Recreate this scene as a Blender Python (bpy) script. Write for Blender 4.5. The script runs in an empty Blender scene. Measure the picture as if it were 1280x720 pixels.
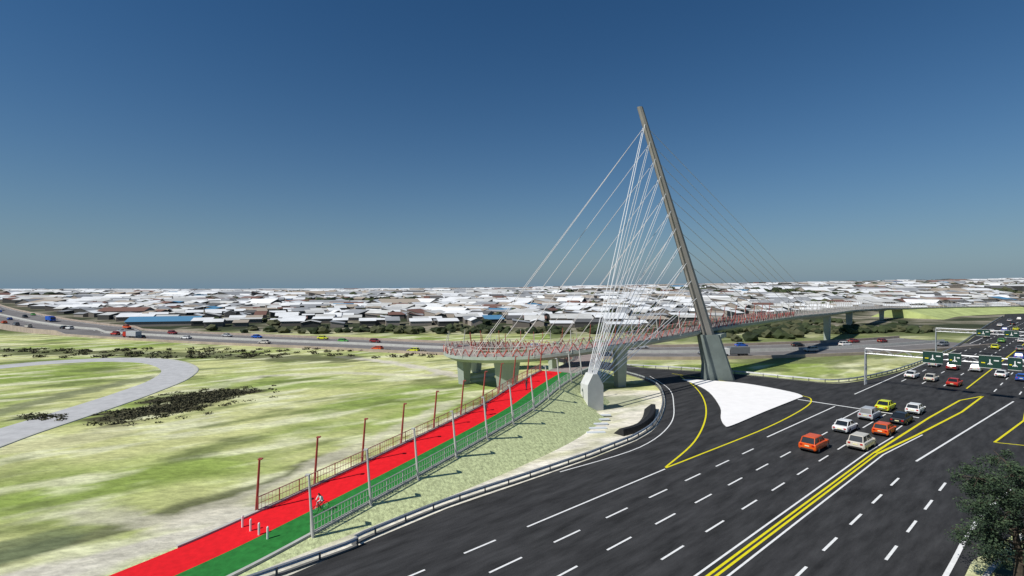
import bpy, bmesh, math, random
from mathutils import Vector, Matrix, noise
random.seed(7)
S = bpy.context.scene
S.view_settings.view_transform='Standard'; S.view_settings.look='None'; S.view_settings.exposure=0
H=20.0
def G(u,v,z=0.0):
    k=(H-z)/(v-360.0); return Vector((k*(u-640.0),k*640.0,z))
RD=Vector((0.752,0.659,0)); RN=Vector((0.659,-0.752,0))
def R(s,o,z=0.0): return RD*s+RN*o+Vector((0,0,z))

# ---------------- materials
MATS={}
def mat(name,col,rough=0.8,metal=0.0,nscale=None,namt=0.15,bump=0.0,bscale=None,spec=0.3,stretch=None):
    if name in MATS: return MATS[name]
    m=bpy.data.materials.new(name); m.use_nodes=True; nt=m.node_tree
    b=nt.nodes['Principled BSDF']
    b.inputs['Base Color'].default_value=(*col,1); b.inputs['Roughness'].default_value=rough
    b.inputs['Metallic'].default_value=metal; b.inputs['Specular IOR Level'].default_value=spec
    if nscale:
        tc=nt.nodes.new('ShaderNodeTexCoord'); n=nt.nodes.new('ShaderNodeTexNoise'); src=tc.outputs['Object']
        if stretch:
            mp_=nt.nodes.new('ShaderNodeMapping'); mp_.vector_type='TEXTURE'; mp_.inputs['Rotation'].default_value=(0,0,stretch[0]); mp_.inputs['Scale'].default_value=(stretch[1],1,1)
            nt.links.new(src,mp_.inputs['Vector']); src=mp_.outputs['Vector']
        n.inputs['Scale'].default_value=nscale; n.inputs['Detail'].default_value=6; n.inputs['Roughness'].default_value=.65
        nt.links.new(src,n.inputs['Vector'])
        cr=nt.nodes.new('ShaderNodeValToRGB')
        cr.color_ramp.elements[0].position=.3; cr.color_ramp.elements[1].position=.7
        cr.color_ramp.elements[0].color=(*[max(0,c*(1-namt)) for c in col],1)
        cr.color_ramp.elements[1].color=(*[min(1,c*(1+namt)) for c in col],1)
        nt.links.new(n.outputs['Fac'],cr.inputs['Fac']); nt.links.new(cr.outputs['Color'],b.inputs['Base Color'])
        if bump:
            n2=nt.nodes.new('ShaderNodeTexNoise'); n2.inputs['Scale'].default_value=bscale or nscale*4; n2.inputs['Detail'].default_value=4
            nt.links.new(tc.outputs['Object'],n2.inputs['Vector'])
            bp=nt.nodes.new('ShaderNodeBump'); bp.inputs['Strength'].default_value=bump; bp.inputs['Distance'].default_value=.05
            nt.links.new(n2.outputs['Fac'],bp.inputs['Height']); nt.links.new(bp.outputs['Normal'],b.inputs['Normal'])
    MATS[name]=m; return m

# ---------------- mesh builder
class MB:
    def __init__(s): s.v=[]; s.f=[]; s.m=[]; s.mats=[]
    def mi(s,m):
        if m not in s.mats: s.mats.append(m)
        return s.mats.index(m)
    def add(s,vs,fs,m):
        b=len(s.v); s.v.extend([tuple(x) for x in vs]); k=s.mi(m)
        for f in fs: s.f.append(tuple(b+i for i in f)); s.m.append(k)
    def box(s,c,size,m,rot=0.0,M=None):
        x,y,z=[a/2 for a in size]
        vs=[Vector(p) for p in ((-x,-y,-z),(x,-y,-z),(x,y,-z),(-x,y,-z),(-x,-y,z),(x,-y,z),(x,y,z),(-x,y,z))]
        if rot: 
            r=Matrix.Rotation(rot,3,'Z'); vs=[r@p for p in vs]
        if M: vs=[M@p for p in vs]
        c=Vector(c); vs=[p+c for p in vs]
        s.add(vs,[(0,3,2,1),(4,5,6,7),(0,1,5,4),(1,2,6,5),(2,3,7,6),(3,0,4,7)],m)
    def hexa(s,vs,m):
        s.add(vs,[(0,3,2,1),(4,5,6,7),(0,1,5,4),(1,2,6,5),(2,3,7,6),(3,0,4,7)],m)
    def tube(s,pts,r,m,n=6,caps=True):
        pts=[Vector(p) for p in pts]; N=len(pts)
        rs=r if isinstance(r,(list,tuple)) else [r]*N
        vs=[];up0=None
        for i,p in enumerate(pts):
            t=(pts[min(i+1,N-1)]-pts[max(i-1,0)]).normalized()
            if up0 is None: up0=Vector((0,0,1)) if abs(t.z)<.9 else Vector((1,0,0))
            a=t.cross(up0).normalized(); b=a.cross(t).normalized(); up0=b
            for k in range(n):
                an=2*math.pi*k/n; vs.append(p+a*math.cos(an)*rs[i]+b*math.sin(an)*rs[i])
        fs=[]
        for i in range(N-1):
            for k in range(n):
                k2=(k+1)%n; fs.append((i*n+k,i*n+k2,(i+1)*n+k2,(i+1)*n+k))
        if caps: fs.append(tuple(range(n-1,-1,-1))); fs.append(tuple((N-1)*n+k for k in range(n)))
        s.add(vs,fs,m)
    def sweep(s,path,sec,m,closed=True,caps=True):
        """sec: list of (lateral,vertical); lateral + = right"""
        N=len(path); n=len(sec); vs=[]
        for i,p in enumerate(path):
            t=path[min(i+1,N-1)]-path[max(i-1,0)]; t.z=0; t.normalize()
            rt=Vector((t.y,-t.x,0))
            for (a,b) in sec: vs.append(p+rt*a+Vector((0,0,b)))
        fs=[]
        for i in range(N-1):
            for k in range(n if closed else n-1):
                k2=(k+1)%n; fs.append((i*n+k,(i+1)*n+k,(i+1)*n+k2,i*n+k2))
        if closed and caps: fs.append(tuple(range(n))); fs.append(tuple((N-1)*n+k for k in range(n-1,-1,-1)))
        s.add(vs,fs,m)
    def obj(s,name,parent=None,smooth=False):
        me=bpy.data.meshes.new(name); me.from_pydata(s.v,[],s.f)
        for m in s.mats: me.materials.append(m)
        me.polygons.foreach_set('material_index',s.m)
        if smooth: me.polygons.foreach_set('use_smooth',[True]*len(s.f))
        me.update(); o=bpy.data.objects.new(name,me); S.collection.objects.link(o)
        if parent: o.parent=parent
        return o
def empty(name,loc=(0,0,0)):
    e=bpy.data.objects.new(name,None); e.location=loc; S.collection.objects.link(e); return e
def fixn(o):
    bm=bmesh.new(); bm.from_mesh(o.data); bmesh.ops.recalc_face_normals(bm,faces=bm.faces); bm.to_mesh(o.data); bm.free()
def catmull(P,n=8):
    P=[Vector(p) for p in P]; out=[]
    for i in range(len(P)-1):
        p0=P[max(i-1,0)];p1=P[i];p2=P[i+1];p3=P[min(i+2,len(P)-1)]
        for k in range(n):
            t=k/n
            out.append(.5*((2*p1)+(p2-p0)*t+(2*p0-5*p1+4*p2-p3)*t*t+(3*p1-p0-3*p2+p3)*t**3))
    out.append(P[-1]); return out
def resample(P,step):
    L=[0]
    for i in range(1,len(P)): L.append(L[-1]+(P[i]-P[i-1]).length)
    n=max(1,int(L[-1]/step)); out=[];j=0
    for k in range(n+1):
        d=L[-1]*k/n
        while j<len(P)-2 and L[j+1]<d: j+=1
        t=(d-L[j])/max(1e-6,L[j+1]-L[j]); out.append(P[j].lerp(P[j+1],min(1,t)))
    return out
def polysheet(name,pts,z,m,th=0.0,side=None):
    bm=bmesh.new(); vs=[bm.verts.new((p[0],p[1],z)) for p in pts]
    f=bm.faces.new(vs); 
    bm.normal_update()
    if f.normal.z<0: f.normal_flip()
    if th:
        r=bmesh.ops.extrude_face_region(bm,geom=[f]); 
        nv=[g for g in r['geom'] if isinstance(g,bmesh.types.BMVert)]
        for v in nv: v.co.z-=th
    bmesh.ops.triangulate(bm,faces=[f for f in bm.faces if len(f.verts)>4])
    bmesh.ops.recalc_face_normals(bm,faces=bm.faces)
    if not th:
        for f in bm.faces:
            if f.normal.z<0: f.normal_flip()
    me=bpy.data.meshes.new(name); bm.to_mesh(me); bm.free(); me.materials.append(m)
    if side and th:
        me.materials.append(side)
        for p in me.polygons:
            if abs(p.normal.z)<.5: p.material_index=1
    o=bpy.data.objects.new(name,me); S.collection.objects.link(o); return o

# ---------------- terrain
def sm(a,b,x):
    t=max(0,min(1,(x-a)/(b-a))); return t*t*(3-2*t)
def th(x,y):
    if y<200: return 0.0
    a=x/max(y,1)
    y0=240+190*sm(.25,.9,a)
    d=y-y0
    if d<=0: return 0.0
    k=.0012+.0055*sm(-.5,0.15,a)+.029*max(0,min(1.3,a))
    dd=d if d<1050 else 1050+(d-1050)*.25
    dd=min(dd,1500)
    z=k*dd+6.5*(1-math.exp(-d/130.0))*(1-.3*sm(.2,.8,a))
    if d>150: z+=1.3*noise.noise(Vector((x/260,y/300,0)))*sm(150,400,d)
    return z
def axis(fa,fb,step,lo,hi,g=1.12):
    A=[fa+i*step for i in range(int((fb-fa)/step)+1)]
    d=step; x=A[-1]
    while x<hi: d=min(d*g,180); x+=d; A.append(x)
    d=step; x=A[0]; pre=[]
    while x>lo: d=min(d*g,180); x-=d; pre.append(x)
    return pre[::-1]+A
XS=axis(-190,110,1.0,-6000,7000,1.06); YS=axis(24,200,.9,-800,6500,1.05)
loopr=catmull([G(-60,566),G(0,545),G(60,526),G(120,507),G(170,490),G(210,474),G(222,461),G(195,452),G(140,450),G(70,453),G(0,459),G(-80,468)],8)
def dist_poly(x,y,P):
    best=1e9
    for i in range(len(P)-1):
        ax,ay=P[i].x,P[i].y; dx,dy=P[i+1].x-ax,P[i+1].y-ay
        t=((x-ax)*dx+(y-ay)*dy)/(dx*dx+dy*dy+1e-9); t=max(0,min(1,t))
        d=(x-ax-t*dx)**2+(y-ay-t*dy)**2
        if d<best: best=d
    return math.sqrt(best)
def mix(a,b,t): return tuple(a[i]+(b[i]-a[i])*t for i in range(3))
feat=[ # polyline, width, colour, strength
 ([G(-40,712),G(110,672),G(220,640),G(330,605),G(420,570)],1.3,(.11,.12,.06),.85),
 ([G(-20,735),G(120,700),G(240,668),G(330,648)],2.4,(.62,.58,.50),.85),
 ([G(-60,700),G(20,690),G(60,680)],2.0,(.14,.17,.09),.8),
 ([G(100,640),G(200,655),G(300,625),G(400,580),G(500,535),G(560,505)],1.2,(.60,.56,.44),.6),
 ([G(-20,520),G(90,492),G(150,480),G(190,470)],2.0,(.20,.22,.12),.8),
 ([G(230,505),G(280,480),G(330,470),G(430,466),G(540,470)],1.4,(.66,.62,.50),.6),
 ([G(430,446),G(480,452),G(540,462),G(570,470)],1.6,(.62,.57,.50),.8),
 ([G(0,560),G(60,555),G(140,540)],3,(.60,.57,.36),.5),
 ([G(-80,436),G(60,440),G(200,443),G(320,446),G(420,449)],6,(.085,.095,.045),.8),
 ([G(240,478),G(330,485),G(420,480)],3,(.28,.36,.10),.5),
 ([G(400,520),G(450,500),G(520,485)],3,(.26,.34,.09),.5),
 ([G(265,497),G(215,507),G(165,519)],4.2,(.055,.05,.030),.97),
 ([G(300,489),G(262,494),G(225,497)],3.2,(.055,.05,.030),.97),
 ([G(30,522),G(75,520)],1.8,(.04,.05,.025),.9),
]
DRY=(.53,.54,.24);GRN=(.26,.34,.08);STR=(.68,.68,.44);DK=(.12,.15,.05)
verts=[];cols=[]
for y in YS:
    for x in XS:
        z=th(x,y); verts.append((x,y,z))
        xr=x*.80+y*.60; yr=-x*.60+y*.80
        n1=.5+.5*noise.fractal(Vector((xr/34,yr/17,1.3)),1,2,5); n2=.5+.5*noise.fractal(Vector((xr/14+7,yr/4,4)),1,2,5)
        n3=.5+.5*noise.noise(Vector((x/70,y/50,9)))
        c=mix(DRY,GRN,sm(.40,.68,n1*.65+n3*.35)); c=mix(c,STR,.85*sm(.48,.74,n2)); 
        c=mix(c,DK,.72*sm(.56,.76,.5+.5*noise.fractal(Vector((xr/15-20,yr/6,2)),1,2,6)))
        if 20<y<260 and -260<x<60:
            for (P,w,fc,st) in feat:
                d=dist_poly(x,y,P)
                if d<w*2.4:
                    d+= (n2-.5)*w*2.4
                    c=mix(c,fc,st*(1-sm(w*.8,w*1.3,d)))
        s_=x*.752+y*.659; o_=x*.659-y*.752
        if -70<o_<-36 and -30<s_<110 and x>-25+ (y-36)*.35 and y<100:
            vc=mix((.78,.73,.63),(.55,.53,.36),sm(.45,.7,n2)); vc=mix(vc,(.28,.31,.18),.7*sm(.52,.68,n1))
            c=mix(c,vc,.92)
        if y>135 and x>15 and y<245:
            c=mix(c,(.33,.34,.19),.5); c=mix(c,DK,.7*sm(.4,.6,n1))
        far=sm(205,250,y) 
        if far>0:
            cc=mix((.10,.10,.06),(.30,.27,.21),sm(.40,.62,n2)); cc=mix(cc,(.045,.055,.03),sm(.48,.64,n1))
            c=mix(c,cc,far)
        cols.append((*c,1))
nx=len(XS); faces=[(j*nx+i,j*nx+i+1,(j+1)*nx+i+1,(j+1)*nx+i) for j in range(len(YS)-1) for i in range(nx-1)]
me=bpy.data.meshes.new('ground'); me.from_pydata(verts,[],faces)
ca=me.color_attributes.new('Col','FLOAT_COLOR','POINT'); ca.data.foreach_set('color',[q for c in cols for q in c])
me.polygons.foreach_set('use_smooth',[True]*len(faces))
gm=bpy.data.materials.new('grassland'); gm.use_nodes=True; nt=gm.node_tree; b=nt.nodes['Principled BSDF']; b.inputs['Roughness'].default_value=.95; b.inputs['Specular IOR Level'].default_value=.1
at=nt.nodes.new('ShaderNodeVertexColor'); at.layer_name='Col'
tc=nt.nodes.new('ShaderNodeTexCoord')
mpn=nt.nodes.new('ShaderNodeMapping'); mpn.inputs['Rotation'].default_value=(0,0,-.64); mpn.inputs['Scale'].default_value=(.45,1.0,1.0)
nt.links.new(tc.outputs['Object'],mpn.inputs['Vector'])
n=nt.nodes.new('ShaderNodeTexNoise'); n.inputs['Scale'].default_value=1.6; n.inputs['Detail'].default_value=9; n.inputs['Roughness'].default_value=.75
n0=nt.nodes.new('ShaderNodeTexNoise'); n0.inputs['Scale'].default_value=.25; n0.inputs['Detail'].default_value=6; n0.inputs['Roughness'].default_value=.7
nt.links.new(mpn.outputs['Vector'],n.inputs['Vector']); nt.links.new(mpn.outputs['Vector'],n0.inputs['Vector'])
def mr(src,a,bb):
    q=nt.nodes.new('ShaderNodeMapRange'); q.inputs['From Min'].default_value=.3; q.inputs['From Max'].default_value=.7
    q.inputs['To Min'].default_value=a; q.inputs['To Max'].default_value=bb; nt.links.new(src,q.inputs['Value']); return q.outputs['Result']
v1=mr(n.outputs['Fac'],.62,1.36); v2=mr(n0.outputs['Fac'],.72,1.25)
mu=nt.nodes.new('ShaderNodeMath'); mu.operation='MULTIPLY'; nt.links.new(v1,mu.inputs[0]); nt.links.new(v2,mu.inputs[1])
vm=nt.nodes.new('ShaderNodeVectorMath'); vm.operation='SCALE'; nt.links.new(at.outputs['Color'],vm.inputs[0]); nt.links.new(mu.outputs[0],vm.inputs['Scale'])
nt.links.new(vm.outputs[0],b.inputs['Base Color'])
bp=nt.nodes.new('ShaderNodeBump'); bp.inputs['Strength'].default_value=.4; bp.inputs['Distance'].default_value=.25
nt.links.new(n.outputs['Fac'],bp.inputs['Height']); nt.links.new(bp.outputs['Normal'],b.inputs['Normal'])
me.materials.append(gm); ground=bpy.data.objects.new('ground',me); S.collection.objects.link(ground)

# ---------------- roads
RA=math.atan2(RD.y,RD.x)
ASPH=mat('asphalt',(.038,.038,.039),.92,nscale=.9,namt=.5,bump=.5,bscale=7,stretch=(RA,5),spec=.2)
ASPH2=mat('old_asphalt',(.17,.16,.155),.95,nscale=.2,namt=.25)
CONC=mat('concrete',(.42,.42,.39),.85,nscale=.8,namt=.12)
WHT=mat('white_paint',(.8,.8,.78),.6,nscale=3,namt=.12); YEL=mat('yellow_paint',(.75,.66,.01),.6,nscale=3,namt=.15)
STEEL=mat('galvanised_steel',(.55,.56,.57),.45,metal=.6)
LEFT=[R(-70,-37)]+[G(u,v) for u,v in ((365,718),(450,681),(560,635),(660,601),(740,573),(795,551))]
slip_in=catmull([G(795,551),G(818,536),G(829,518),G(832,500),G(826,485),G(808,475),G(785,468)],5)
far_edge=catmull([G(775,459),G(850,463),G(930,469),G(1000,476),G(1050,479),G(1100,471),G(1150,456),G(1200,433),G(1235,408),G(1255,396)],5)
main=LEFT[:-1]+slip_in+far_edge+[Vector((620,640,0)),Vector((660,600,0)),R(400,6),R(130,14),R(95,8),R(70,-2),R(50,-6),R(-70,-6.5)]
polysheet('road',main,.008,ASPH)
slip=MB(); slip.sweep(catmull([(31,122,0),(24,132,0),(12,146,0),(-10,160,0),(-40,170,0)],8),[(-5,.005),(5,.005)],ASPH,closed=False); slip.obj('slip_road')
lr=MB(); lr.sweep(loopr,[(-3.4,.004),(3.4,.004)],mat('loop_asphalt',(.46,.46,.46),.95,nscale=.5,namt=.15),closed=False); 
lr.sweep(loopr,[(3.4,.002),(3.9,.10),(4.2,.10),(4.3,-.02)],CONC,closed=False); lr.obj('loop_road')
fw=catmull([G(60,365.5),G(20,368),G(-15,373),G(-40,382),G(-30,394),G(20,405),G(90,413),G(180,419),G(300,425),G(430,430),G(560,436),G(700,440),G(850,441),G(980,438),G(1100,433),G(1180,427)],8)
for p in fw: p.z=th(p.x,p.y)*1.0+ (.02 if p.y<230 else 1.2)
f=MB()
f.sweep(fw,[(-15,.004),(15,.004)],ASPH2,closed=False)
TAN=mat('tan_parapet',(.40,.33,.27),.9,nscale=.4,namt=.2)
for sx in (-15.2,15.2): f.sweep(fw,[(sx-.2,-2),(sx-.2,.85),(sx+.2,.85),(sx+.2,-2)],TAN)
f.sweep(fw,[(-.3,.0),(-.15,.8),(.15,.8),(.3,.0)],CONC)
for sx in (-13.5,-1.5,1.5,13.5): f.sweep(fw,[(sx-.12,.012),(sx+.12,.012)],WHT,closed=False)
f.obj('freeway')
# markings
mk=MB()
def line(a,b_,w,m=WHT,z=.013):
    a=Vector(a);b_=Vector(b_);t=(b_-a).normalized();n_=Vector((t.y,-t.x,0))*w/2
    mk.add([(a-n_)+Vector((0,0,z)),(a+n_)+Vector((0,0,z)),(b_+n_)+Vector((0,0,z)),(b_-n_)+Vector((0,0,z))],[(0,1,2,3)],m)
def dashes(o,s0,s1,ph=0,w=.17,L=3.1,per=6.5,m=WHT):
    s=s0+ph
    while s+L<=s1: line(R(s,o),R(s+L,o),w,m); s+=per
dashes(-31.4,-10,29,0.2); line(R(29.2,-31.4),R(50,-31.4),.17)
dashes(-28.1,-10,70,.0); line(R(71,-29.1),R(98,-29.1),.2)
dashes(-24.6,-10,86,2.2); dashes(-21.1,-10,86,4.1)
for o in (-25.6,-22,-18.6): line(R(86,o),R(98,o),.17)
line(R(-30,-18.35),R(74,-18.35),.17); line(R(-30,-16.85),R(74,-16.85),.17)
line(R(-30,-17.80),R(74,-17.80),.2,YEL,.014); line(R(-30,-17.4),R(74,-17.4),.2,YEL,.014)
pl=[(74,-17.75),(100,-17.0),(120,-16),(128,-13.8),(109,-14.3),(87,-16.1),(74,-17.4)]
for a,b2 in zip(pl,pl[1:]): line(R(*a),R(*b2),.3,YEL,.015)
line(R(74,-18.35),R(84,-18.0),.17)
line(R(74,-16.85),R(88,-15.6),.17)
dashes(-13.7,-10,70,1.5,w=.2); dashes(-10.2,-10,72,3.5,w=.2)
line(R(74,-13.7),R(126,-9.6),.22)
pl=[(128,-8),(109,-7.2),(90.7,-8.7),(92,-5.5),(120,-3)]
for a,b2 in zip(pl,pl[1:]): line(R(*a),R(*b2),.25,YEL,.015)
line(R(99.2,-37),R(99.2,-18),.45)
for o in (-27.5,-24,-20.5,-13,-9.5): dashes(o,135,420,0,w=.2,L=4,per=10)
line(R(112,-30),R(420,-30),.2); line(R(135,-17),R(420,-17),.25,YEL)
def curve_line(P,w,m,z=.014,n=6):
    mk.sweep(catmull(P,n),[(-w/2,z),(w/2,z)],m,closed=False)
curve_line([G(850,470),G(868,483),G(880,500),G(882,522),G(868,552),G(832,584)],.22,YEL)
curve_line([G(832,585),G(868,571),G(960,534),G(1004,511),G(1014,500),G(1000,494),G(940,482),G(880,473),G(840,467)],.22,YEL,.016)
curve_line([R(20,-7.2),G(1183,718),G(1212,665),G(1245,627),G(1290,600),G(1340,585)],.3,WHT)
curve_line([G(700,590),G(800,559),G(838,530),G(842,505),G(836,486),G(812,470)],.15,WHT)
mk.obj('road_markings')
k=MB(); k.sweep(catmull([R(-30,-6.2),R(20,-6.2),R(50,-5.0),R(70,-1.2),R(90,9)],8),[(0,-.02),(0,.13),(.3,.13),(.3,-.02)],CONC); k.obj('kerb')
polysheet('verge',[R(-60,-5.8),R(20,-5.8),R(50,-4.6),R(70,-.8),R(90,9.4),R(90,60),R(-60,60)],.05,mat('verge_grass',(.07,.08,.05),.95,nscale=.5,namt=.4))
isl=catmull([G(852,475),G(880,476),G(930,480),G(985,490),G(1003,496),G(995,500),G(955,516),G(915,533),G(906,533),G(901,524),G(900,510),G(886,491),G(866,480),G(852,475)],4)[:-1]
polysheet('traffic_island',isl,.17,mat('island_concrete',(.86,.84,.82),.9,nscale=.5,namt=.05),.16,mat('dark_kerb',(.12,.12,.12),.8))

# ---------------- guard rails
def guard(name,P,m=STEEL,h=.75,off=0.0):
    g=MB(); P=resample(P,1.0)
    g.sweep(P,[(off-.02,h-.32),(off+.05,h-.25),(off-.02,h-.17),(off+.05,h-.08),(off-.02,h),(off-.05,h),(off+.0,h-.08),(off-.06,h-.17),(off+.0,h-.25),(off-.05,h-.32)],m)
    for i in range(0,len(P),3): g.box(P[i]+Vector((0,0,h/2-.05)),(.12,.12,h-.05),mat('dark_post',(.10,.10,.10),.8))
    g.sweep(P,[(off-.25,-.01),(off-.25,.12),(off+.1,.12),(off+.1,-.01)],mat('dark_base',(.13,.13,.125),.9))
    return g.obj(name)
inner=catmull([R(-40,-37.4)]+[G(u,v) for u,v in ((365,718),(450,681),(560,635),(660,601),(740,573))],4)+slip_in
guard('guard_rail',[p+Vector((-.3,.3,0)) for p in inner])
guard('guard_rail',[p+Vector((-.2,.4,0)) for p in far_edge],STEEL,.85)
bw=MB(); bw.sweep(catmull([G(778,545),G(800,538),G(815,525),G(818,512)],5),[(-1.6,-.02),(-.5,.9),(.15,.9),(.25,-.02)],mat('black_barrier',(.02,.02,.022),.7)); bw.obj('barrier_wall')
st=MB()
for i in range(5): st.box(G(745+i*2,541-i*5)+Vector((0,0,.06+i*.05)),(2.6,.55,.16),mat('step_concrete',(.6,.64,.68),.8),rot=.1)
st.obj('concrete_steps')

# ---------------- ramp path
pc=catmull([(-40,10.5,0),(-31.5,23.6,0),(-23.6,35.6,.06),(-19.05,42.6,.45),(-10,56.1,1.9),(-1.3,70.7,3.2),(4,83,4.1),(8.8,93.2,4.7)],10)
def frame(P,i):
    t=P[min(i+1,len(P)-1)]-P[max(i-1,0)]; t.z=0; t.normalize(); return t,Vector((t.y,-t.x,0))
RED=mat('red_surface',(.72,.012,.018),.8,nscale=1.6,namt=.14,bump=.2,bscale=20,spec=.15); GREEN=mat('green_surface',(.024,.175,.034),.8,nscale=1.6,namt=.25,bump=.2,bscale=20,spec=.15)
GRAV=mat('gravel_slope',(.52,.57,.30),.95,nscale=3.0,namt=.45,bump=.8,bscale=8)
e=MB(); N=len(pc); W=3.6
vs=[]
for i,p in enumerate(pc):
    t,r=frame(pc,i); z=p.z
    ro=max(.15,z*1.7+ .6)
    if i>60: ro=z*1.0+.6
    vs+= [p-r*(W+.35+max(.1,z*1.6))-Vector((0,0,z+.05)),p-r*(W+.35)+Vector((0,0,-.02)),p+r*(W+.35)+Vector((0,0,-.02)),p+r*(W+.35+ro)-Vector((0,0,z+.05))]
fs=[]
for i in range(N-1):
    for q in range(3): fs.append((i*4+q,i*4+q+1,(i+1)*4+q+1,(i+1)*4+q))
fs.append((0+(N-1)*4,1+(N-1)*4,2+(N-1)*4,3+(N-1)*4))
e.add(vs,fs,GRAV); e.obj('embankment')
pm=MB()
pm.sweep(pc,[(-W,.01),(.25,.01)],RED,closed=False); pm.sweep(pc,[(.25,.01),(W,.01)],GREEN,closed=False)
pm.sweep(pc[22:],[(-W-.3,-.3),(-W-.3,.16),(-W,.16),(-W,-.3)],CONC); pm.sweep(pc[18:],[(W,-.3),(W,.16),(W+.3,.16),(W+.3,-.3)],CONC)
pm.obj('cycle_path')
REDP=mat('red_post',(.33,.075,.06),.5); WPOST=mat('pale_post',(.50,.49,.46),.5); RAIL=mat('pale_rail',(.45,.46,.42),.5)
def railing(name,P,off,m_post,m_rail,h=1.25,step=2.0,bars=.33,z0=.1,bw=.02,m_top=None):
    g=MB(); Q=resample(P,bars)
    tops=[]
    for i in range(len(Q)):
        t,r=frame(Q,i); b0=Q[i]+r*off+Vector((0,0,z0)); big=(i%max(1,int(step/bars))==0)
        if big: g.tube([b0-Vector((0,0,.1)),b0+Vector((0,0,h))],.05,m_post,5)
        else: g.tube([b0+Vector((0,0,.08)),b0+Vector((0,0,h-.08))],bw,m_rail,3,False)
        tops.append(b0)
    for z in (.1,h*.5,h-.05): g.tube([p+Vector((0,0,z)) for p in tops[::2]+[tops[-1]]],.03 if z<h-.1 else .05,m_top or m_rail,5)
    return g.obj(name)
fence=pc[30:]
railing('railing',fence,-(W+.15),REDP,mat('pink_rail',(.42,.25,.22),.5)); railing('railing',fence,W+.15,WPOST,RAIL)
rr=resample(fence,5.6)
for i in range(len(rr)):
    t,r=frame(rr,i)
    for sd,m in ((-1,REDP),(1,WPOST)):
        g=MB(); b0=rr[i]+r*sd*(W+.5)-Vector((0,0,.3)); tp_=b0-r*sd*.55+Vector((0,0,5.0))
        g.tube([b0,b0.lerp(tp_,.5),tp_],[.13,.11,.09],m,8); g.box(tp_-r*sd*.15,(.34,.34,.1),m)
        g.tube([b0-Vector((0,0,.1)),b0+Vector((0,0,.15))],.22,m,8)
        g.obj('lamp_post')
for j in range(4):
    g=MB(); p=pc[28]; t,r=frame(pc,28); q=p+r*(-2.4+j*1.2)
    g.tube([q,q+Vector((0,0,.9)),q+Vector((0,0,.98))],[.09,.09,.05],mat('bollard_white',(.75,.75,.73),.5),8); g.obj('bollard')

# ---------------- bridge deck
dk=catmull([(8.8,93.2,4.7),(13,101,4.85),(16,110,5.0),(14.5,119,5.2),(8,125,5.45),(-1,126,5.75),(-9,121.5,6.0),(-12,113,6.2),(-9.5,105,6.4),(-3,100.5,6.8),(5,99,7.4),(13,100.5,8.3),(22,104,9.1),(32,109.5,10),(43,117,10.9),(60,131,11.5),(85,157,11.6),(120,195,10.8),(162,246,9.6),(200,287,8.4),(231,320,7.5),(268,352,6.3),(308,385,5.5),(380,420,5),(480,450,5)],8)
DECK=mat('deck_concrete',(.33,.37,.33),.8,nscale=.5,namt=.12); DW=2.7
DSURF=mat('deck_surface',(.30,.25,.23),.9,nscale=.8,namt=.15)
bridge=empty('footbridge')
d=MB()
d.sweep(dk,[(-DW,-.0),(DW,-.0),(DW+.25,-.05),(DW+.25,-.60),(1.5,-1.35),(-1.5,-1.35),(-DW-.25,-.60),(-DW-.25,-.05)],DECK)
d.sweep(dk,[(-DW+.15,.012),(DW-.15,.012)],DSURF,closed=False)
d.obj('deck',bridge)
upp=[p for p in dk]
RP=mat('red_panel',(.42,.085,.07),.6); PB=mat('pale_brace',(.55,.50,.46),.5)
for sd in (-1,1):
    o=railing('deck_railing',upp[8:170] ,sd*(DW+.05),WPOST,PB,h=1.3,step=2.0,bars=.5,z0=0,bw=.022,m_top=PB); o.parent=bridge
    zz=MB(); Q=resample(upp[8:128],1.6); T=[]
    for i in range(len(Q)):
        t,r=frame(Q,i); T.append(Q[i]+r*sd*(DW+.2))
    for i in range(len(T)-1):
        a=T[i]+Vector((0,0,.05)); b_=T[i+1]+Vector((0,0,.05)); mid=a.lerp(b_,.5)+Vector((0,0,1.35))
        nearp=T[i].y<150
        zz.tube([a,mid],.10 if nearp else .06,RP,4); zz.tube([mid,b_],.08 if nearp else .045,RP if nearp and i%2 else PB,4)
    zz.obj('braces',bridge)
rr=resample(upp[20:],6.5); pp=MB()
for i in range(len(rr)):
    t,r=frame(rr,i)
    for sd,m in ((-1,REDP),(1,WPOST)):
        if rr[i].y>150: m=WPOST
        b0=rr[i]+r*sd*(DW+.3)-Vector((0,0,.3)); pp.tube([b0,b0-r*sd*.6+Vector((0,0,4.3))],[.1,.07],m,6)
pp.obj('deck_lamp_masts',bridge)
def pier(x,y,zt,bl,bw_,tl,tw,rot):
    g=MB(); r=Matrix.Rotation(rot,3,'Z'); vs=[]
    for (l,w,z) in ((bl,bw_,-.5),(tl,tw,zt)):
        for a,c in ((-1,-1),(1,-1),(1,1),(-1,1)): vs.append(r@Vector((a*l/2,c*w/2,0))+Vector((x,y,z)))
    g.hexa(vs,DECK); g.obj('pier',bridge)
pier(-1,101,5.6,3.6,1.6,5.2,1.8,0); pier(-10,107,5.1,1.6,1.6,2.6,1.8,.9); pier(-8.5,121.5,4.7,1.6,1.6,2.4,1.8,-.7); pier(10,123.5,4.2,1.6,1.6,2.2,1.8,.5)
pier(120,195,9.6,2.2,1.8,3.6,2,.85); pier(162,246,8.4,2.4,2,4,2.4,.85); pier(231,320,6.3,2.6,2,4.4,2.4,.85); pier(22,104.2,7.9,1.8,1.4,2.6,1.6,.4)
MS=mat('mast_steel',(.26,.245,.22),.55,nscale=.3,namt=.12,metal=.2)
base=Vector((43.2,112.3,9.2)); top=Vector((28.3,113.3,60))
g=MB()
def sect(c,w,dp): return [c+Vector((w/2*math.cos(a),dp/2*math.sin(a),0)) for a in [math.pi/8+k*math.pi/4 for k in range(8)]]
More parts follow.
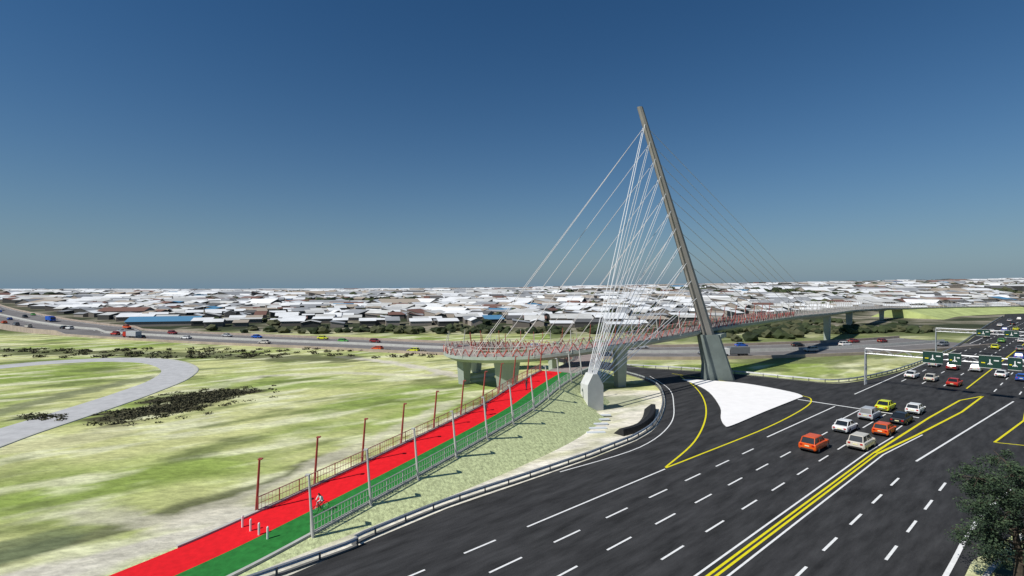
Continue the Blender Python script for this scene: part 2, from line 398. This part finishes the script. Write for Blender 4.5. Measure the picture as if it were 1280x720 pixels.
ring=[sect(base,2.7,2.3),sect(base.lerp(top,.5),2.0,1.8),sect(top,1.3,1.3)]
vs=sum(ring,[]); fs=[(i*8+k,i*8+(k+1)%8,(i+1)*8+(k+1)%8,(i+1)*8+k) for i in range(2) for k in range(8)]+[tuple(range(16,24))]
g.add(vs,fs,MS); g.obj('mast',bridge)
g=MB(); ring=[]
for z,cx,w,dp in ((-.5,45.2,6.6,3.4),(3.5,44.7,5.2,3.0),(9.8,43.1,4.2,2.8)):
    ring.append([Vector((cx-w/2,112.3-dp/2+.4,z)),Vector((cx-w/2+.5,112.3-dp/2,z)),Vector((cx+w/2-.5,112.3-dp/2,z)),Vector((cx+w/2,112.3-dp/2+.4,z)),Vector((cx+w/2,112.3+dp/2,z)),Vector((cx-w/2,112.3+dp/2,z))])
vs=sum(ring,[]); fs=[(i*6+k,i*6+(k+1)%6,(i+1)*6+(k+1)%6,(i+1)*6+k) for i in range(2) for k in range(6)]+[tuple(range(12,18))]
g.add(vs,fs,mat('pedestal_concrete',(.16,.19,.175),.8,nscale=.4,namt=.15)); g.obj('mast_pedestal',bridge)
g=MB(); g.box((46,115.6,9.3),(3.4,5.6,1.0),DECK,rot=-.6); g.obj('deck_bracket',bridge)
AB=mat('anchor_concrete',(.55,.56,.54),.85,nscale=.7,namt=.08)
ac=G(740,512)
r=Matrix.Rotation(.42,3,'Z'); g=MB()
prof=[(-1.5,-.3),(1.5,-.3),(1.5,4.1),(.4,6.0),(-.5,6.0),(-1.5,4.3)]
vs=[r@Vector((a,-1.1,z_))+ac for a,z_ in prof]+[r@Vector((a,1.1,z_))+ac for a,z_ in prof]
fs=[tuple(range(6)),tuple(range(11,5,-1))]+[(k,k+6,(k+1)%6+6,(k+1)%6) for k in range(6)]
g.add(vs,fs,AB); ao=g.obj('cable_anchor_block'); fixn(ao)
# cables
CW=mat('white_cable',(.85,.85,.85),.4); CG=mat('stay_cable',(.55,.52,.5),.5)
cb=MB(); cg=MB()
def mp(f_): return base.lerp(top,f_)
fr=[.92-.075*i for i in range(11)]
for i,f_ in enumerate(fr):
    for q in (-.5,.5):
        e_=ac+r@Vector((-.3+.16*i,q*1.5,5.9-max(0,i-4)*.27)); cb.tube([mp(f_)+Vector((-.3,q*1.4,0)),e_],.07,CW,4,False)
dkR=[p for p in dk if p.x>46 and p.x<112 and p.y>112]
dkR=resample(dkR,6.5)
for i in range(11):
    f_=fr[i]; p=dkR[int((1-i/10.5)*(len(dkR)-1))]; cg.tube([mp(f_),p+Vector((1.4,-1.6,.2))],.06,CG,4,False)
ix=[i for i,p in enumerate(dk) if p.y<118 and i>66 and p.x<41]
for i in range(11):
    f_=fr[i]; p=dk[ix[int((i/10.5)*(len(ix)-1))]]; cg.tube([mp(f_),p+Vector((.3,2.6,.2))],.05,CG,4,False)
    if i%2==0: cg.tube([mp(f_),p+Vector((-.3,-2.6,.2))],.05,CG,4,False)
cb.obj('backstay_cables',bridge); cg.obj('stay_cables',bridge)
g=MB(); q=[p for p in dk if p.x>255]; vs=[]
for i,p in enumerate(q):
    t,r2=frame(q,i); g0=th(p.x,p.y)
    zt=max(p.z-1.0,g0+.2)
    vs+=[p-r2*16+Vector((0,0,g0-.6-p.z)),p-r2*4+Vector((0,0,zt-p.z)),p+r2*4+Vector((0,0,zt-p.z)),p+r2*26+Vector((0,0,-.4-p.z))]
fs=[(i*4+k_,i*4+k_+1,(i+1)*4+k_+1,(i+1)*4+k_) for i in range(len(q)-1) for k_ in range(3)]+[(3,2,1,0)]
g.add(vs,fs,mat('mound_grass',(.40,.46,.18),.95,nscale=.1,namt=.3)); g.obj('approach_mound')

# ---------------- gantry
def gantry(s,o0,o1,zt=7.2,panels=()):
    E=empty('sign_gantry'); g=MB(); a=R(s,o0); b_=R(s,o1); L=(b_-a).length
    for p in (a,b_):
        for dx in (-.6,.6): g.tube([p+RD*dx,p+RD*dx*.5+Vector((0,0,zt))],.13,STEEL,6)
        for i in range(6):
            z0=zt*i/6; z1=zt*(i+1)/6; sg=1 if i%2 else -1
            g.tube([p+RD*.6*sg*(1-z0/zt*.5)+Vector((0,0,z0)),p-RD*.6*sg*(1-z1/zt*.5)+Vector((0,0,z1))],.05,STEEL,4)
    n_=int(L/1.6)
    for dx in (-.4,.4):
        for z in (zt-.9,zt+.1): g.tube([a+RD*dx+Vector((0,0,z)),b_+RD*dx+Vector((0,0,z))],.08,STEEL,5)
        for i in range(n_):
            p=a.lerp(b_,i/n_)+RD*dx; q2=a.lerp(b_,(i+1)/n_)+RD*dx
            g.tube([p+Vector((0,0,zt-.9 if i%2 else zt+.1)),q2+Vector((0,0,zt+.1 if i%2 else zt-.9))],.045,STEEL,4)
    g.obj('truss',E)
    GB=mat('sign_green',(.012,.045,.035),.5); 
    for (oo,w,hh) in panels:
        p=R(s-.62,oo)+Vector((0,0,zt-.6)); g=MB(); M=Matrix((RN,-RD,Vector((0,0,1)))).transposed()
        g.box(p,(w,.1,hh),GB,M=M)
        for zz_ in (-hh/2+.05,hh/2-.05): g.box(p-RD*.07+Vector((0,0,zz_)),(w,.04,.05),WHT,M=M)
        g.box(p-RD*.07,(.14,.04,hh*.42),WHT,M=M)
        for sg in (-1,1): g.box(p-RD*.08+RN*.17*sg+Vector((0,0,.0-hh*.13)),(.42,.03,.12),WHT,M=M@Matrix.Rotation(sg*.8,3,'Y'))
        g.box(p-RD*.07+RN*w*.28+Vector((0,0,.3)),(w*.22,.04,.18),WHT,M=M); g.box(p-RD*.07-RN*w*.30+Vector((0,0,-.2)),(w*.18,.04,.16),YEL,M=M)
        g.obj('sign_board',E)
    return E
gantry(125,-31.5,4,7.4,[(-20.5,3.0,2.3),(-17.3,1.8,2.3),(-12.5,3.0,2.3),(-9.3,1.8,2.3),(-4.5,3.0,2.3)])
gantry(205,-33,6,7.4,[(-22,3,2),(-16,3,2),(-10,3,2)])

# ---------------- vehicles
GLASS=mat('car_glass',(.015,.02,.025),.15,spec=.6); TYRE=mat('tyre',(.015,.015,.015),.8); RIM=mat('rim',(.4,.4,.42),.35,metal=.7)
TAIL=mat('tail_light',(.45,.01,.01),.3); HEAD=mat('head_light',(.8,.8,.8),.15); DKP=mat('dark_trim',(.03,.03,.03),.6); PLATE=mat('plate',(.75,.7,.4),.5)
PAINTS={'orange':(.70,.10,.01),'red':(.45,.03,.015),'white':(.78,.78,.76),'silver':(.45,.46,.47),'cream':(.6,.56,.48),'black':(.015,.016,.02),'yellow':(.62,.66,.02),'blue':(.02,.10,.45),'darkred':(.22,.02,.02),'green':(.10,.35,.06),'grey':(.16,.17,.18)}
CM={}
def car_mesh(kind,colour):
    if (kind,colour) in CM: return CM[kind,colour]
    P=mat('paint_'+colour,PAINTS[colour],.28,spec=.6)
    suv=kind=='suv'; b=MB(); hb=.98 if suv else .88; hr=1.66 if suv else 1.44
    if kind=='sedan': st=[(-2.25,.70,.42,.78),(-2.15,.84,.28,.90),(-1.5,.89,.22,.93),(-.5,.90,.22,.90),(.9,.90,.22,.88),(1.5,.88,.22,.80),(2.05,.80,.26,.70),(2.22,.62,.36,.60)]; cab=(-1.75,1.15,-1.1,.35)
    elif suv: st=[(-2.2,.78,.42,.95),(-2.12,.89,.32,1.02),(-1.4,.93,.28,1.04),(0,.93,.28,1.02),(1.0,.93,.28,1.0),(1.6,.91,.28,.95),(2.1,.84,.32,.86),(2.25,.68,.42,.74)]; cab=(-2.08,1.1,-1.75,.35)
    else: st=[(-1.95,.74,.40,.86),(-1.88,.84,.28,.94),(-1.2,.87,.22,.95),(0,.88,.22,.92),(.9,.88,.22,.88),(1.4,.86,.22,.80),(1.85,.78,.26,.70),(2.0,.6,.36,.6)]; cab=(-1.85,1.15,-1.45,.35)
    n=10; vs=[]
    for x,w,zb,zs in st:
        zm=(zb+zs)/2
        for (a,z) in ((-w*.85,zb),(-w,zb+.1),(-w*1.02,zm+.05),(-w*.96,zs-.06),(-w*.80,zs),(w*.80,zs),(w*.96,zs-.06),(w*1.02,zm+.05),(w,zb+.1),(w*.85,zb)): vs.append((x,a,z))
    N_=len(st); fs=[(i*n+k_,i*n+(k_+1)%n,(i+1)*n+(k_+1)%n,(i+1)*n+k_) for i in range(N_-1) for k_ in range(n)]+[tuple(range(n-1,-1,-1)),tuple((N_-1)*n+k_ for k_ in range(n))]
    b.add(vs,fs,P)
    x0,x1,t0,t1=cab; zb=hb-.03; wb=.80; wt=.62
    A=[(x0,-wb+.08,zb),(x1,-wb+.06,zb-.06),(x1,wb-.06,zb-.06),(x0,wb-.08,zb)]; T=[(t0,-wt,hr-.05),(t1,-wt,hr-.07),(t1,wt,hr-.07),(t0,wt,hr-.05)]
    b.hexa([Vector(p) for p in A+T],GLASS)
    b.add([(t0-.04,-wt-.03,hr-.055),(t1+.05,-wt-.03,hr-.085),(t1+.05,wt+.03,hr-.085),(t0-.04,wt+.03,hr-.055),(t0+.12,-wt+.08,hr),(t1-.12,-wt+.08,hr-.01),(t1-.12,wt-.08,hr-.01),(t0+.12,wt-.08,hr)],[(4,5,6,7),(0,1,5,4),(1,2,6,5),(2,3,7,6),(3,0,4,7)],P)
    for i in range(4): b.tube([Vector(A[i]),Vector(T[i])],.045,P,5,False)
    for sy in (-1,1):
        xm=(x0+x1)/2-.1; xt=(t0+t1)/2
        b.tube([(xm,sy*(wb-.05),zb),(xt,sy*(wt+.0),hr-.07)],.04,P,5,False)
        b.box((x1-.25,sy*(wb+.16),zb+.06),(.12,.2,.13),P)
        for xw in (-1.35 if kind!='hatch' else -1.2,1.35 if kind!='hatch' else 1.25):
            rw=.36 if suv else .31
            b.tube([(xw,sy*.70,rw),(xw,sy*.925,rw)],rw,TYRE,16); b.tube([(xw,sy*.90,rw),(xw,sy*.94,rw)],rw*.6,RIM,10)
            b.tube([(xw,sy*.60,rw+.03),(xw,sy*.915,rw+.03)],rw+.06,DKP,16)
        xr=st[0][0]; zr=st[0][3]
        b.box((xr+.03,sy*.60,zr-.10),(.14,.24,.17),TAIL); b.box((st[-1][0]-.10,sy*.58,st[-1][3]-.02),(.16,.28,.12),HEAD)
    b.box((st[0][0]+.02,0,st[0][2]+.02),(.10,1.3,.14),DKP); b.box((st[0][0]-.01,0,st[0][3]-.18),(.04,.45,.12),PLATE)
    b.box((st[-1][0]-.02,0,st[-1][2]+.05),(.1,1.1,.16),DKP)
    o=b.obj('tmp'); fixn(o); me=o.data; me.name='car_'+kind+'_'+colour; bpy.data.objects.remove(o)
    CM[kind,colour]=me; return me
def put_car(p,ang,kind,colour,name='car',sc=1.0):
    o=bpy.data.objects.new(name,car_mesh(kind,colour)); o.location=(p.x,p.y,p.z+.014); o.rotation_euler=(0,0,ang); o.scale=(sc,sc,sc); S.collection.objects.link(o); return o
near=[(1018,561,'suv','orange'),(1077,559,'suv','cream'),(1105,542,'hatch','orange'),(1057,538,'sedan','white'),(1087,523,'suv','silver'),(1107,512,'sedan','yellow'),(1127,528,'sedan','black'),(1144,516,'hatch','white'),
(1140,472,'sedan','white'),(1164,476,'sedan','cream'),(1193,482,'sedan','red'),(1168,458,'hatch','silver'),(1191,462,'suv','darkred'),(1220,464,'suv','silver'),(1252,471,'sedan','white'),(1278,476,'hatch','blue'),(1274,449,'suv','blue'),
(1244,436,'sedan','yellow'),(1252,428,'hatch','green'),(1232,422,'sedan','grey'),(1262,420,'hatch','yellow'),(1240,416,'sedan','white'),(1256,414,'suv','blue'),(1270,413,'sedan','yellow'),(1250,408,'sedan','white'),(1266,406,'sedan','black'),(1277,428,'hatch','white'),(1275,438,'sedan','grey'),(1262,402,'sedan','silver'),(1274,400,'suv','white')]
for u,v,k_,c in near: put_car(G(u,v),RA+random.uniform(-.03,.03),k_,c,sc=1.10)
fq=resample([p for p in fw if p.y<400],1.0)
cl=list(PAINTS)
i=5
while i<len(fq)-6:
    t,r2=frame(fq,i); lane=random.choice((-11.5,-8,-4.5,4.5,8,11.5))
    p=fq[i]+r2*lane; an=math.atan2(t.y,t.x)+(math.pi if lane>0 else 0)
    put_car(p,an,random.choice(('sedan','suv','hatch')),random.choice(cl)); i+=random.randint(6,19)
def bus(p,an,col,L=12,name='bus'):
    E=empty(name,p); E.rotation_euler=(0,0,an); g=MB(); m=mat('bus_'+col,PAINTS[col],.4)
    g.box((0,0,1.75),(L,2.5,2.7),m); g.box((0,0,2.15),(L-.5,2.53,.95),GLASS); g.box((L/2-.0,0,2.0),(.04,2.2,1.3),GLASS); g.box((0,0,3.16),(L-2,1.8,.12),WHT)
    for x in (-L/2+2,-L/2+3.3,L/2-2.4):
        for sy in (-1,1): g.tube([(x,sy*.95,.5),(x,sy*1.28,.5)],.5,TYRE,14)
    g.obj('body',E)
def truck(p,an,col,trail='white'):
    E=empty('truck',p); E.rotation_euler=(0,0,an); g=MB(); m=mat('truck_'+col,PAINTS[col],.4)
    g.box((-1.2,0,1.85),(6,2.3,1.9),mat('truck_body_'+trail,PAINTS[trail],.5)); g.box((3.0,0,1.5),(1.8,2.2,1.9),m); g.box((3.91,0,1.9),(.04,1.9,.7),GLASS); g.box((0,0,.75),(7.6,1.1,.3),DKP)
    for x in (-3.2,-2.1,3.0):
        for sy in (-1,1): g.tube([(x,sy*.9,.45),(x,sy*1.2,.45)],.45,TYRE,14)
    g.obj('body',E)
for j,(ii,c,kf,tr_) in enumerate(((.33,'blue','t','blue'),(.5,'red','t','silver'),(.79,'green','b',''),(.84,'white','t','grey'))):
    i=int(len(fq)*ii); t,r2=frame(fq,i); lane=(-8,8)[j%2]; p=fq[i]+r2*(lane+1.7); an=math.atan2(t.y,t.x)+(math.pi if lane>0 else 0)
    if kf=='b': bus(p,an,c)
    else: truck(p,an,c,tr_)

# ---------------- city
roofs=[mat('roof_white',(.74,.75,.75),.6,nscale=.08,namt=.12),mat('roof_pale',(.52,.52,.50),.7,nscale=.1,namt=.2),mat('roof_grey',(.28,.29,.30),.7,nscale=.1,namt=.2),mat('roof_tan',(.36,.31,.25),.8),mat('roof_rust',(.17,.09,.07),.8),mat('roof_blue',(.08,.22,.36),.6),mat('roof_dark',(.11,.11,.11),.8)]
walls=[mat('wall_a',(.32,.28,.24),.9),mat('wall_b',(.17,.15,.13),.9),mat('wall_c',(.07,.07,.065),.9)]
city=MB()
fwpts=[p for p in resample(fw,12)]
def near_fw(x,y,d):
    for p in fwpts:
        if abs(p.x-x)<d and abs(p.y-y)<d: return True
    return False
def house(x,y,L,Wd,h,rise,rot,rm,wm):
    z=th(x,y)-1.2; c_,s_=math.cos(rot),math.sin(rot)
    def T(a,b_,z_): return (x+a*c_-b_*s_,y+a*s_+b_*c_,z+z_)
    l,w=L/2,Wd/2; h+=1.2
    if rise>0:
        city.add([T(-l,-w,0),T(l,-w,0),T(l,w,0),T(-l,w,0),T(-l,-w,h),T(l,-w,h),T(l,w,h),T(-l,w,h),T(-l,0,h+rise),T(l,0,h+rise)],[(0,1,5,4),(1,2,6,9,5),(2,3,7,6),(3,0,4,8,7)],wm)
        o_=.4; city.add([T(-l-o_,-w-o_,h-.05),T(l+o_,-w-o_,h-.05),T(l+o_,0,h+rise+.05),T(-l-o_,0,h+rise+.05),T(-l-o_,w+o_,h-.05),T(l+o_,w+o_,h-.05)],[(0,1,2,3),(3,2,5,4)],rm)
    else:
        r_=-rise; city.add([T(-l,-w,0),T(l,-w,0),T(l,w,0),T(-l,w,0),T(-l,-w,h),T(l,-w,h),T(l,w,h+r_),T(-l,w,h+r_)],[(0,1,5,4),(1,2,6,5),(2,3,7,6),(3,0,4,7)],wm)
        city.add([T(-l-.3,-w-.3,h+.03),T(l+.3,-w-.3,h+.03),T(l+.3,w+.3,h+r_+.05),T(-l-.3,w+.3,h+r_+.05)],[(0,1,2,3)],rm)
def pick():
    q=random.random(); return roofs[0] if q<.40 else roofs[1] if q<.63 else roofs[2] if q<.79 else roofs[3] if q<.88 else roofs[4] if q<.94 else roofs[5] if q<.947 else roofs[6]
trees=[]
for (ya,yb,sx,sy,hh,dn) in ((246,420,12.5,12,2.2,.93),(420,700,19,17,2.4,.93),(700,1200,30,30,3.0,.92),(1200,1700,48,50,3.2,.85),(1700,2600,75,95,3.5,.6)):
    y=ya
    while y<yb:
        x=-1.25*y
        while x<1.3*y:
            cxd=math.floor(x/110+.3*math.sin(y/90)); cyd=math.floor(y/75)
            random.seed((cxd*7919+cyd*104729+5)%99991); dr=random.uniform(-.6,.6); dsz=random.uniform(.7,1.8); emptyd=random.random()<.06
            random.seed(int(x*7+y*13)&0xffffff)
            px=x+random.uniform(-.3,.3)*sx; py=y+random.uniform(-.35,.35)*sy
            a=px/py
            y0=248+175*sm(.2,.8,a)
            if py<y0 or near_fw(px,py,24 if py<700 else 18): x+=sx; continue
            if random.random()<dn and not emptyd:
                L=sx*random.uniform(.55,1.15)*dsz; Wd=sy*random.uniform(.45,.8)*min(1.15,dsz)
                rise=min(5,Wd*random.uniform(.10,.26))*random.choice((1,-1,-1))
                house(px,py,L,Wd,hh*random.uniform(.7,1.2),rise,dr+random.choice((0,0,0,1.57)),pick(),random.choice(walls))
            elif random.random()<.7:
                trees.append((px,py,min(5,random.uniform(.2,.34)*sx*.6)))
            if random.random()<.17: trees.append((px+random.uniform(-.5,.5)*sx,py+.5*sy,min(5,random.uniform(.10,.18)*sx)))
            x+=sx
        y+=sy
random.seed(11)
bl=G(215,408); house(bl.x,bl.y-4,32,12,2.2,2.2,.25,roofs[5],walls[0])
bl=G(165,400); house(bl.x,bl.y-4,26,12,3,2.2,.1,roofs[4],walls[0])
co=city.obj('distant_houses')
for i in range(300):
    u=random.uniform(-50,1150); yb=random.choice((226,231,236)); 
    if u<450 and random.random()<.6: continue
    x=(u-640)/640*yb
    if near_fw(x,yb,20): continue
    trees.append((x+random.uniform(-3,3),yb+random.uniform(-4,6),random.uniform(1.2,2.3)))
for i in range(110):
    u=random.uniform(900,1130); v=random.uniform(402,430); p=G(u,v)
    if near_fw(p.x,p.y,22) : continue
    if abs((p.x-85)*.73-(p.y-157)*.68)<10: continue
    trees.append((p.x,p.y,random.uniform(1.3,2.6)))
bm=bmesh.new(); bmesh.ops.create_icosphere(bm,subdivisions=2,radius=1); iv=[v.co.copy() for v in bm.verts]; iff=[tuple(v.index for v in f.verts) for f in bm.faces]; bm.free()
tm=MB(); TL=[mat('tree_dark',(.025,.036,.016),.95),mat('tree_mid',(.045,.06,.025),.95),mat('tree_olive',(.075,.08,.04),.95)]
for (x,y,rr_) in trees:
    z=th(x,y); m=random.choice(TL); sd=random.random()*50
    vs=[]
    for c in iv:
        k_=1+.55*noise.noise(c*1.7+Vector((sd,0,0)))+random.uniform(-.2,.2)
        vs.append((x+c.x*rr_*k_*1.25,y+c.y*rr_*k_*1.25,z+rr_*.6+c.z*rr_*k_*.8))
    tm.add(vs,iff,m)
tm.obj('distant_trees')

# ---------------- scrub (leaf clumps)
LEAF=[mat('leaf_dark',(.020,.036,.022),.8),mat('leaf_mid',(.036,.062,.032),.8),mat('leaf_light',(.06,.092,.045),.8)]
def leaves(g,c,rad,n_,sz,flat=1.0,mats=LEAF):
    for _ in range(n_):
        d_=Vector((random.gauss(0,1),random.gauss(0,1),random.gauss(0,1))).normalized()*rad*(random.random()**.45); d_.z*=flat
        p=c+d_
        a=Vector((random.gauss(0,1),random.gauss(0,1),random.gauss(0,.6))).normalized(); b2=a.cross(Vector((random.gauss(0,1),random.gauss(0,1),random.gauss(0,1)))).normalized()
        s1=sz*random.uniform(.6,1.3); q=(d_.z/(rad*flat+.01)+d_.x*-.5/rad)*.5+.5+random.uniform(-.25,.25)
        m=mats[0] if q<.42 else mats[1] if q<.75 else mats[2]  # painted light: paler leaves picked toward each clump's top and sunward side
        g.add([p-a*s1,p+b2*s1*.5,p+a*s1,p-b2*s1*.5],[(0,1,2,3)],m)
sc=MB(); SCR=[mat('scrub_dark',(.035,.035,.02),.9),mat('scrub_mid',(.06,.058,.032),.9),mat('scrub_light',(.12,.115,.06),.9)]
for i in range(560):
    if i<320: t_=random.random(); p=G(165,520).lerp(G(265,497),t_)+Vector((random.gauss(0,3.2),random.gauss(0,3.2),0))
    elif i<530: t_=random.random(); p=G(225,497).lerp(G(305,489),t_)+Vector((random.gauss(0,2.8),random.gauss(0,2.4),0))
    else: p=G(random.uniform(30,78),random.uniform(518,525))
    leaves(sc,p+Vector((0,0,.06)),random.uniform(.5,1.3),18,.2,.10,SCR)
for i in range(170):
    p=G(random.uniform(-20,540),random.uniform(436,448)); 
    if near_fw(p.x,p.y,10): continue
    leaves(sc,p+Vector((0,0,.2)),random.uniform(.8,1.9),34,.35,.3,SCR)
sc.obj('scrub')

# ---------------- foreground tree
T0=Vector((34.0,34.4,0)); tr=empty('tree')
g=MB(); BARK=mat('bark',(.07,.055,.04),.95,nscale=4,namt=.4)
trunk=[T0,T0+Vector((.1,.0,1.8)),T0+Vector((-.1,.1,3.6)),T0+Vector((0,.1,5.4)),T0+Vector((.15,0,7.4))]
g.tube(trunk,[.28,.22,.18,.12,.05],BARK,10)
lf=MB()
for i in range(34):
    f_=.14+.84*((i+random.random())/34); k_=f_*4; j=min(3,int(k_)); s0=trunk[j].lerp(trunk[j+1],k_-j)
    an=i*2.4+random.uniform(-.4,.4); ln=random.uniform(2.0,4.3)*(1.1-.5*abs(f_-.5)); e_=s0+Vector((math.cos(an)*ln,math.sin(an)*ln,random.uniform(-.1,1.1)+f_*.6)); mid=s0.lerp(e_,.5)+Vector((0,0,.25))
    g.tube([s0,mid,e_],[.08,.05,.02],BARK,6)
    for q in range(6):
        c=mid.lerp(e_,random.uniform(-.3,1.1))+Vector((random.gauss(0,.4),random.gauss(0,.4),random.gauss(0,.4)))
        g.tube([mid.lerp(e_,.4),c],[.03,.01],BARK,4)
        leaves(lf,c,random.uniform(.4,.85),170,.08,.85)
g.obj('trunk',tr); lf.obj('crown',tr)

# ---------------- people
SKIN=mat('skin',(.20,.11,.07),.6); HAIR=mat('hair',(.02,.015,.012),.8)
def figure(name,joints,edges,radii,loc,rot,shirt,trous):
    me=bpy.data.meshes.new(name); me.from_pydata(joints,edges,[]); o=bpy.data.objects.new(name,me); S.collection.objects.link(o)
    md=o.modifiers.new('skin','SKIN'); 
    for i,rv in enumerate(radii): me.skin_vertices[0].data[i].radius=(rv,rv) 
    me.skin_vertices[0].data[0].use_root=True
    o.modifiers.new('sub','SUBSURF').levels=1
    dg=bpy.context.evaluated_depsgraph_get(); nm=bpy.data.meshes.new_from_object(o.evaluated_get(dg))
    bpy.data.objects.remove(o)
    for m in (mat('trouser_'+name+str(trous),trous,.9),mat('shirt_'+name+str(shirt),shirt,.9),SKIN,HAIR,mat('shoe',(.05,.05,.05),.7)): nm.materials.append(m)
    hip=joints[0][2]; neck=joints[2][2]; hd=Vector(joints[3])
    for p in nm.polygons:
        c=p.center; d_=(c-hd)
        if d_.length<.19: p.material_index=3 if (d_.z>.03 or d_.x<-.04) else 2
        elif c.z>neck: p.material_index=2
        elif c.z>hip-.02 : p.material_index=1
        elif c.z<.09: p.material_index=4
        else: p.material_index=0
        if any((c-Vector(joints[k_])).length<.10 for k_ in (6,9)): p.material_index=2
        p.use_smooth=True
    o=bpy.data.objects.new(name,nm); o.location=loc; o.rotation_euler=(0,0,rot); S.collection.objects.link(o); return o
def walker(name,loc,rot,shirt,trous,st=.28):
    J=[(0,0,.95),(.0,0,1.2),(.02,0,1.47),(.05,0,1.66),(-.03,.2,1.42),(-.14*1,.25,1.14),(-.02,.26,.88),(.03,-.2,1.42),(.08,-.25,1.14),(.25,-.25,.92),(.0,.1,.9),(st*.7,.1,.5),(st,.1,.08),(st+.16,.1,.05),(0,-.1,.9),(-st*.2,-.1,.5),(-st*1.1,-.1,.1),(-st*1.1+.15,-.1,.05),(.06,0,1.74)]
    E=[(0,1),(1,2),(2,3),(2,4),(4,5),(5,6),(2,7),(7,8),(8,9),(0,10),(10,11),(11,12),(12,13),(0,14),(14,15),(15,16),(16,17),(3,18)]
    Rr=[.14,.14,.07,.095,.065,.045,.035,.065,.045,.035,.095,.065,.045,.04,.095,.065,.045,.04,.07]
    return figure(name,J,E,Rr,loc,rot,shirt,trous)
def nearest(u,v):
    best=None
    for i,p in enumerate(pc):
        if p.y<5: continue
        for off in [x*.4 for x in range(-8,9)]:
            t,r2=frame(pc,i); q=p+r2*off; uu=640+q.x/q.y*640; vv=360+(20-q.z)/q.y*640
            d_=(uu-u)**2+(vv-v)**2
            if best is None or d_<best[0]: best=(d_,q,math.atan2(t.y,t.x))
    return best[1]+Vector((0,0,.012)),best[2]
p,a=nearest(607,517); walker('pedestrian',p,a,(.03,.04,.08),(.03,.03,.04))
p,a=nearest(657,488); walker('pedestrian',p,a+math.pi,(.03,.03,.03),(.05,.05,.09),.2)
p,a=nearest(403,634)
a+=math.pi
B=empty('bicycle',p); B.rotation_euler=(0,0,a); g=MB(); BF=mat('bike_frame',(.6,.6,.6),.4)
for wx in (-.52,.52):
    ring=[Vector((wx+.34*math.cos(q*math.pi/10),0,.34+.34*math.sin(q*math.pi/10))) for q in range(21)]; g.tube(ring,.022,TYRE,6,False)
    for q in range(8): g.tube([(wx,0,.34),(wx+.33*math.cos(q*math.pi/4),0,.34+.33*math.sin(q*math.pi/4))],.005,BF,3,False)
for q in (((-.52,0,.34),(-.08,0,.3)),((-.08,0,.3),(-.2,0,.85)),((-.52,0,.34),(-.17,0,.75)),((-.17,0,.75),(.36,0,.82)),((-.08,0,.3),(.38,0,.72)),((.52,0,.34),(.34,0,.95))): g.tube(q,.02,BF,6)
g.tube([(.34,-.25,.98),(.34,.25,.98)],.016,DKP,6); g.box((-.22,0,.88),(.26,.14,.06),DKP); g.obj('frame_and_wheels',B)
J=[(-.2,0,.96),(-.08,0,1.2),(.08,0,1.42),(.17,0,1.60),(.08,.2,1.36),(.22,.24,1.14),(.36,.22,1.0),(.08,-.2,1.36),(.22,-.24,1.14),(.36,-.22,1.0),(-.15,.1,.93),(.2,.11,.72),(-.02,.11,.25),(.12,.11,.2),(-.15,-.1,.93),(.22,-.11,.92),(.08,-.11,.48),(.2,-.11,.43),(.19,0,1.68)]
E=[(0,1),(1,2),(2,3),(2,4),(4,5),(5,6),(2,7),(7,8),(8,9),(0,10),(10,11),(11,12),(12,13),(0,14),(14,15),(15,16),(16,17),(3,18)]
figure('cyclist',J,E,[.14,.14,.07,.095,.065,.045,.035,.065,.045,.035,.095,.065,.045,.04,.095,.065,.045,.04,.07],p,a,(.7,.7,.7),(.3,.06,.05))

# ---------------- light, sky, camera
sv=Vector((-.70,-.42,0)).normalized(); el=math.radians(46); az=math.atan2(sv.x,sv.y)
L=bpy.data.lights.new('sun','SUN'); L.energy=4.8; L.angle=math.radians(.5); L.color=(1,.97,.91)
lo=bpy.data.objects.new('sun',L); S.collection.objects.link(lo)
dirv=Vector((sv.x*math.cos(el),sv.y*math.cos(el),math.sin(el))); lo.rotation_euler=dirv.to_track_quat('Z','Y').to_euler()
w=bpy.data.worlds.new('World'); S.world=w; w.use_nodes=True; nt=w.node_tree
sk=nt.nodes.new('ShaderNodeTexSky'); sk.sky_type='NISHITA'; sk.sun_disc=False; sk.sun_elevation=el; sk.sun_rotation=az; sk.altitude=1500; sk.air_density=1.2; sk.dust_density=.1; sk.ozone_density=5.0
bg=nt.nodes['Background']; bg.inputs['Strength'].default_value=.062
hs=nt.nodes.new('ShaderNodeHueSaturation'); hs.inputs['Saturation'].default_value=1.22
nt.links.new(sk.outputs['Color'],hs.inputs['Color'])
tcw=nt.nodes.new('ShaderNodeTexCoord'); sp=nt.nodes.new('ShaderNodeSeparateXYZ'); nt.links.new(tcw.outputs['Generated'],sp.inputs[0])
mm=nt.nodes.new('ShaderNodeMath'); mm.operation='MULTIPLY'; mm.inputs[1].default_value=-8.0; nt.links.new(sp.outputs['Z'],mm.inputs[0])
ex=nt.nodes.new('ShaderNodeMath'); ex.operation='EXPONENT'; ex.use_clamp=True; nt.links.new(mm.outputs[0],ex.inputs[0])
mx=nt.nodes.new('ShaderNodeMix'); mx.data_type='RGBA'; nt.links.new(ex.outputs[0],mx.inputs[0]); nt.links.new(hs.outputs['Color'],mx.inputs[6])
mx.inputs[7].default_value=(.165/.062,.255/.062,.335/.062,1)
nt.links.new(mx.outputs[2],bg.inputs['Color'])
cam=bpy.data.cameras.new('camera'); cam.lens=18; cam.sensor_width=36; cam.clip_end=20000; cam.clip_start=.5
c=bpy.data.objects.new('camera',cam); c.location=(0,0,20); c.rotation_euler=(math.radians(90),0,0); S.collection.objects.link(c); S.camera=c
